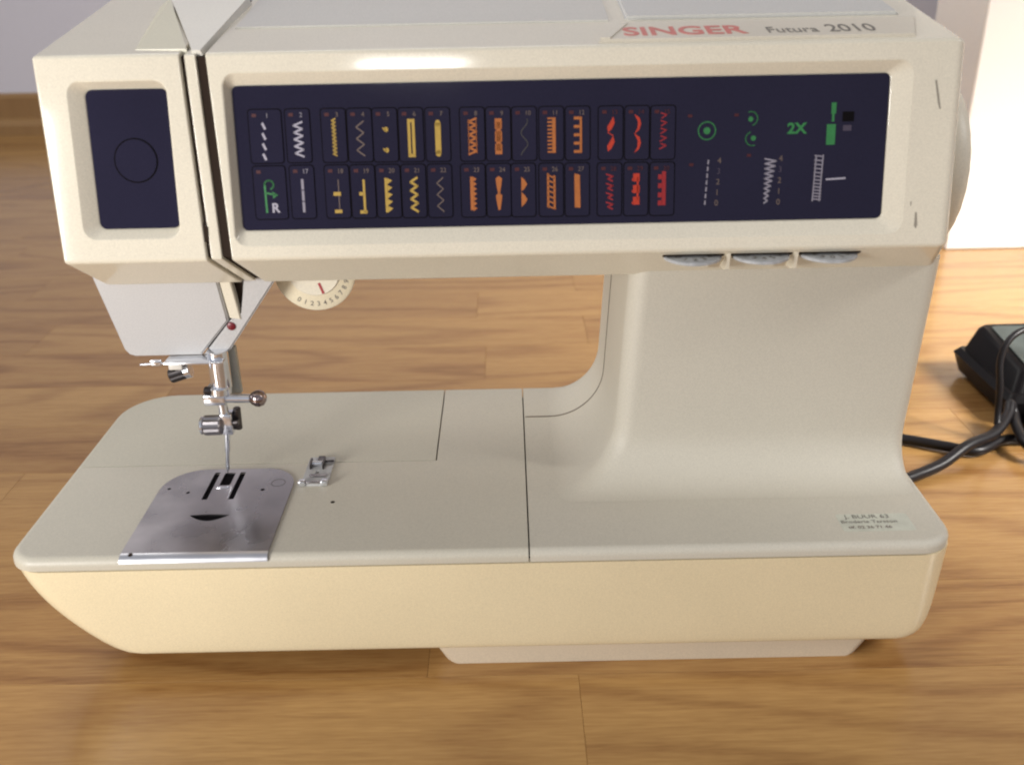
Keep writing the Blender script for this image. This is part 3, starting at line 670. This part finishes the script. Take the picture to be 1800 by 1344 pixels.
# needle and presser assembly
NY = 0.437
def rod(name, p0, p1, r, mat, n=24, ch=0.0004, knurl=False):
    d = Vector(p1) - Vector(p0); L_ = d.length; c = min(ch, r * 0.4)
    return part(name, lathe_bm(p0, d, [(0, r - c), (c, r), (L_ - c, r), (L_, r - c)], n, (lambda i: 1.0 if i % 2 else 0.9) if knurl else None), mat, SM, 30 if not knurl else 10)
rod('presser_bar', (-0.1440, NY + 0.002, 0.1310), (-0.1436, NY + 0.002, 0.1510), 0.0052, CHROME)
rod('bar_collar', (-0.1450, NY + 0.001, 0.1285), (-0.1447, NY + 0.001, 0.1325), 0.0058, CHROME)
part('bar_guard', box_bm(-0.1420, -0.1365, NY + 0.0072, NY + 0.011, 0.1245, 0.1500, 0.0006), plastic('guard_grey_green', (0.42, 0.42, 0.37), 0.35))
part('collar_screw', lathe_bm((-0.1470, NY - 0.002, 0.1305), (-1, -0.2, 0.25), [(0, 0.0016), (0.002, 0.0022), (0.0045, 0.0020), (0.005, 0.0012)], 16), DSTEEL)
part('thread_plate', box_bm(-0.1680, -0.1395, NY - 0.006, NY + 0.006, 0.1468, 0.1478, 0.0003), CHROME)
part('plate_clip', box_bm(-0.1655, -0.1590, NY - 0.0068, NY - 0.002, 0.1445, 0.1474, 0.0004), plastic('clip_ivory', (0.7, 0.66, 0.6), 0.3))
rod('thread_wire', (-0.1795, NY - 0.005, 0.1470), (-0.1660, NY - 0.005, 0.1476), 0.0005, CHROME, 10)
part('wire_clip', box_bm(-0.1742, -0.1690, NY - 0.0062, NY - 0.004, 0.1466, 0.1492, 0.0004), CHROME)
rod('thumb_screw', (-0.1665, NY - 0.004, 0.1400), (-0.1588, NY - 0.003, 0.1422), 0.0036, DSTEEL, 24, 0.0005, True)
rod('thumb_screw_shank', (-0.1592, NY - 0.003, 0.1421), (-0.1562, NY - 0.003, 0.1429), 0.0037, CHROME)
part('needle_clamp', box_bm(-0.1525, -0.1418, NY - 0.004, NY + 0.004, 0.1235, 0.1290, 0.0007), CHROME)
rod('clamp_screw', (-0.1420, NY - 0.001, 0.1262), (-0.1298, NY - 0.001, 0.1258), 0.0022, CHROME)
part('clamp_knob', lathe_bm((-0.1303, NY - 0.001, 0.1258), (1, 0, 0), [(0, 0.0014), (0.001, 0.0030), (0.003, 0.0041), (0.005, 0.0043), (0.007, 0.0034), (0.0082, 0.0015)], 24), metal('knob_bronze', (0.36, 0.29, 0.28), 0.12))
rod('needle_stem', (-0.1443, NY, 0.1150), (-0.1447, NY, 0.1240), 0.0024, CHROME)
part('presser_shank', box_bm(-0.1460, -0.1405, NY - 0.003, NY + 0.004, 0.1065, 0.1178, 0.0006), CHROME)
rod('shank_back', (-0.1392, NY + 0.003, 0.1070), (-0.1387, NY + 0.003, 0.1190), 0.0019, DSTEEL)
rod('shank_screw', (-0.1545, NY - 0.002, 0.1118), (-0.1458, NY - 0.002, 0.1120), 0.0052, STEEL, 24, 0.0006, True)
rod('shank_screw_rim', (-0.1562, NY - 0.002, 0.1118), (-0.1546, NY - 0.002, 0.1118), 0.0046, CHROME)
rod('shank_pin', (-0.1405, NY - 0.001, 0.1125), (-0.1375, NY - 0.001, 0.1128), 0.0016, DSTEEL, 16)
part('needle', lathe_bm((-0.1442, NY, 0.1085), (-0.0032, 0, -0.0255), [(0, 0.0015), (0.012, 0.0014), (0.014, 0.0010), (0.022, 0.0010), (0.0255, 0.0003)], 16), CHROME)

# needle plate
hole_long = lambda cx: rrect(cx - 0.0014, cx + 0.0014, 0.4165, 0.4430, 0.0005, 2)
cres = [(-0.1575 + 0.0195 * i / 12, 0.4022 + 0.0007 * math.sin(PI * i / 12)) for i in range(13)] + [(-0.1380 - 0.0195 * i / 12, 0.4018 - 0.0048 * math.sin(PI * i / 12)) for i in range(1, 12)]
holes = [hole_long(-0.1545), hole_long(-0.1412), rrect(-0.1505, -0.1450, 0.4300, 0.4425, 0.0004, 2), cres,
         ringout(-0.1272, 0.4250, 0.0011, 12), ringout(-0.1645, 0.4235, 0.0010, 12), ringout(-0.1752, 0.4275, 0.0009, 12)]
outl = rrect(-0.1800, -0.1126, 0.3712, 0.4465, (0.0005, 0.0005, 0.017, 0.020), 8)
part('hole_shade_sheet', prism_bm(rrect(-0.1780, -0.1146, 0.3735, 0.4425, (0.0005, 0.0005, 0.014, 0.016), 6), [], FLAT, 0.0789, 0.07915), BLACK)  # added black sheet, shade inside the plate holes given as colour
npl = part('needle_plate', prism_bm(outl, holes, FLAT, 0.0790, 0.0799), STEEL, SM, 30)
part('plate_mark', prism_bm(ringout(-0.1206, 0.4315, 0.0036), [ringout(-0.1206, 0.4315, 0.0033)], FLAT, 0.0798, 0.07994), DSTEEL, npl)
for cx in (-0.1545, -0.1412):
    bm = box_bm(cx - 0.0009, cx + 0.0009, 0.4175, 0.4420, 0.0791, 0.0794)
    part('feed_dog', bm, BLACK, npl, 0)
part('plate_bridge', box_bm(-0.1512, -0.1446, 0.4268, 0.4284, 0.0798, 0.0803, 0.0002), CHROME, npl)
bm = prism_bm([(0.3712, 0.0799), (0.3690, 0.0795), (0.3676, 0.0782), (0.3672, 0.0768), (0.3679, 0.0768), (0.3684, 0.0780), (0.3694, 0.0790), (0.3712, 0.0793)], [], lambda u, v, w: (w, u, v), -0.1800, -0.1126)
lip = part('plate_lip', bm, metal('bright_steel', (0.75, 0.75, 0.78), 0.3, 0.05), npl, 40)
part('lip_hole', lathe_bm((-0.1752, 0.3704, 0.0790), (0, -0.3, 1), [(0, 0.0011), (0.0009, 0.0011)], 14), DARK, npl)
part('bed_hole', lathe_bm((-0.0900, 0.4132, 0.0785), (0, 0, 1), [(0, 0.0011), (0.00056, 0.0011)], 14), DARK)

# sticker on the right of the bed
stk = part('sticker', prism_bm(rrect(0.1525, 0.1862, 0.3785, 0.3930, 0.0015, 4), [], FLAT, 0.0789, 0.07906), STICK)
for s, xx, yy, sz, ik in (('J. BUUR 63', 0.1562, 0.3893, 0.0042, 'k'), ('Broderie Tarsson', 0.1532, 0.3853, 0.0034, 'k'), ('tlf. 02 36 71 46', 0.1555, 0.3808, 0.0030, 'd')):
    put_text('sticker_lettering', s, sz, INK[ik], stk, Matrix.Translation((xx, yy, 0.07909)), 0.00003, 1.1, 'LEFT', 0.00003)

# ------------------------------------------------------------------ loose presser foot on the bed
PF = thing('presser_foot', 'small clear and chrome presser foot lying on the bed beside needle plate', 'presser foot', (-0.102, 0.4415, ZT))
m, nt, b = nmat('clear_plastic')
b.inputs['Base Color'].default_value = (0.95, 0.94, 0.93, 1); b.inputs['Roughness'].default_value = 0.08
b.inputs['Transmission Weight'].default_value = 0.55; b.inputs['IOR'].default_value = 1.45
n_ = nt.nodes.new('ShaderNodeTexNoise'); n_.inputs['Scale'].default_value = 500
bp_ = nt.nodes.new('ShaderNodeBump'); bp_.inputs['Strength'].default_value = 0.05; nt.links.new(n_.outputs['Fac'], bp_.inputs['Height']); nt.links.new(bp_.outputs['Normal'], b.inputs['Normal'])
CLEAR = m
part('sole', prism_bm(rrect(-0.1085, -0.0950, 0.4290, 0.4565, 0.001, 3), [rrect(-0.1030, -0.1010, 0.4360, 0.4420, 0.0004, 2)], FLAT, ZT, ZT + 0.0014), CLEAR, PF, 30)
part('crossbar', lathe_bm((-0.1062, 0.4468, ZT + 0.0032), (1, 0, 0), [(0, 0.0010), (0.0004, 0.0013), (0.0066, 0.0013), (0.007, 0.0010)], 16), CHROME, PF, 30)
for xx in (-0.1062, -0.0996): part('ear', box_bm(xx - 0.0005, xx + 0.0006, 0.4435, 0.4495, ZT + 0.0013, ZT + 0.0050, 0.0002), DSTEEL, PF)
part('slot_frame', box_bm(-0.1038, -0.1002, 0.4500, 0.4560, ZT + 0.0014, ZT + 0.0026, 0.0003), DSTEEL, PF)
part('pin', lathe_bm((-0.0994, 0.4500, ZT + 0.0024), (1, 0.1, 0), [(0, 0.0006), (0.0045, 0.0006)], 10), DSTEEL, PF)
part('toe_bar', box_bm(-0.1055, -0.0965, 0.4352, 0.4372, ZT + 0.0014, ZT + 0.0024, 0.0003), STEEL, PF)
for xx in (-0.1098, -0.0985): part('toe', box_bm(xx, xx + 0.0036, 0.4278, 0.4310, ZT + 0.0002, ZT + 0.0034, 0.0007), CHROME, PF)
part('toe_link', box_bm(-0.1064, -0.0984, 0.4288, 0.4302, ZT + 0.0014, ZT + 0.0024, 0.0003), STEEL, PF)

# ------------------------------------------------------------------ foot pedal and cords on the floor
FP = thing('foot_pedal', 'black plastic foot pedal with grey tread lying beside the machine', 'foot pedal', (0.405, 0.675, 0.0))
def frustum(name, z, rects, mat, parent, r=0.004):
    return part(name, loft_bm([[(u, v, zz) for u, v in rrect(*rc, r, 4)] for zz, rc in zip(z, rects)]), mat, parent, 30)
frustum('body', (0.0, 0.004, 0.018, 0.022), ((0.376, 0.470, 0.640, 0.715), (0.362, 0.475, 0.622, 0.720), (0.358, 0.477, 0.626, 0.726), (0.362, 0.473, 0.632, 0.724)), BLACKP, FP)
rings = []
for zf, zb, x0, x1, y0, y1 in ((0.0215, 0.0215, 0.364, 0.470, 0.634, 0.722), (0.032, 0.039, 0.372, 0.458, 0.646, 0.722), (0.034, 0.042, 0.375, 0.455, 0.649, 0.720)):
    rings.append([(u, v, zf + (zb - zf) * (v - y0) / (y1 - y0)) for u, v in rrect(x0, x1, y0, y1, 0.005, 4)])
part('treadle', loft_bm(rings), BLACKP, FP, 30)
rings = []
for d in (-0.0008, 0.0010):
    rings.append([(u, v, 0.034 + 0.008 * (v - 0.649) / 0.071 + d) for u, v in rrect(0.380, 0.450, 0.654, 0.715, 0.003, 4)])
tread = part('tread', loft_bm(rings), TREAD, FP, 30)
part('plug_socket', lathe_bm((0.372, 0.600, 0.013), (0.5, 0.9, 0.05), [(0, 0.0065), (0.001, 0.0075), (0.016, 0.0085), (0.03, 0.0088), (0.034, 0.007)], 24), BLACKP, FP)
def cord(name, pts, r, label, mat=RUBBER):
    o = from_bm(name, tube_bm(smooth_path(pts, 10), r, 12), mat, None, 60)
    o['label'] = label; o['category'] = 'cord'; return o
cord('mains_cord', [(0.195, 0.520, 0.028), (0.222, 0.556, 0.022), (0.245, 0.590, 0.010), (0.268, 0.604, 0.0045), (0.300, 0.590, 0.0045), (0.318, 0.583, 0.0045), (0.345, 0.598, 0.0045), (0.372, 0.592, 0.0045), (0.405, 0.560, 0.0045), (0.46, 0.55, 0.0045), (0.52, 0.58, 0.0045)], 0.0036,
     'black cord leaving the machine nearer its back and curving across floor to pedal')
cord('pedal_cord', [(0.193, 0.470, 0.020), (0.222, 0.510, 0.014), (0.245, 0.540, 0.006), (0.262, 0.551, 0.0045), (0.285, 0.563, 0.006), (0.308, 0.578, 0.0115), (0.333, 0.594, 0.0115), (0.350, 0.612, 0.016), (0.356, 0.622, 0.020), (0.358, 0.618, 0.013), (0.352, 0.600, 0.0125), (0.350, 0.575, 0.0105), (0.372, 0.565, 0.010), (0.395, 0.585, 0.012), (0.385, 0.602, 0.013)], 0.0037,
     'thick black cord crossing over the other and looping into pedal socket')
cord('thin_cord', [(0.338, 0.600, 0.0115), (0.3400, 0.6075, 0.022), (0.3400, 0.612, 0.040), (0.3400, 0.618, 0.056), (0.346, 0.624, 0.0680), (0.358, 0.630, 0.0735), (0.380, 0.640, 0.072), (0.415, 0.648, 0.070), (0.45, 0.64, 0.05), (0.49, 0.61, 0.014), (0.53, 0.59, 0.003)], 0.0023,
     'thin black cord arching up in a loop in front of the pedal')
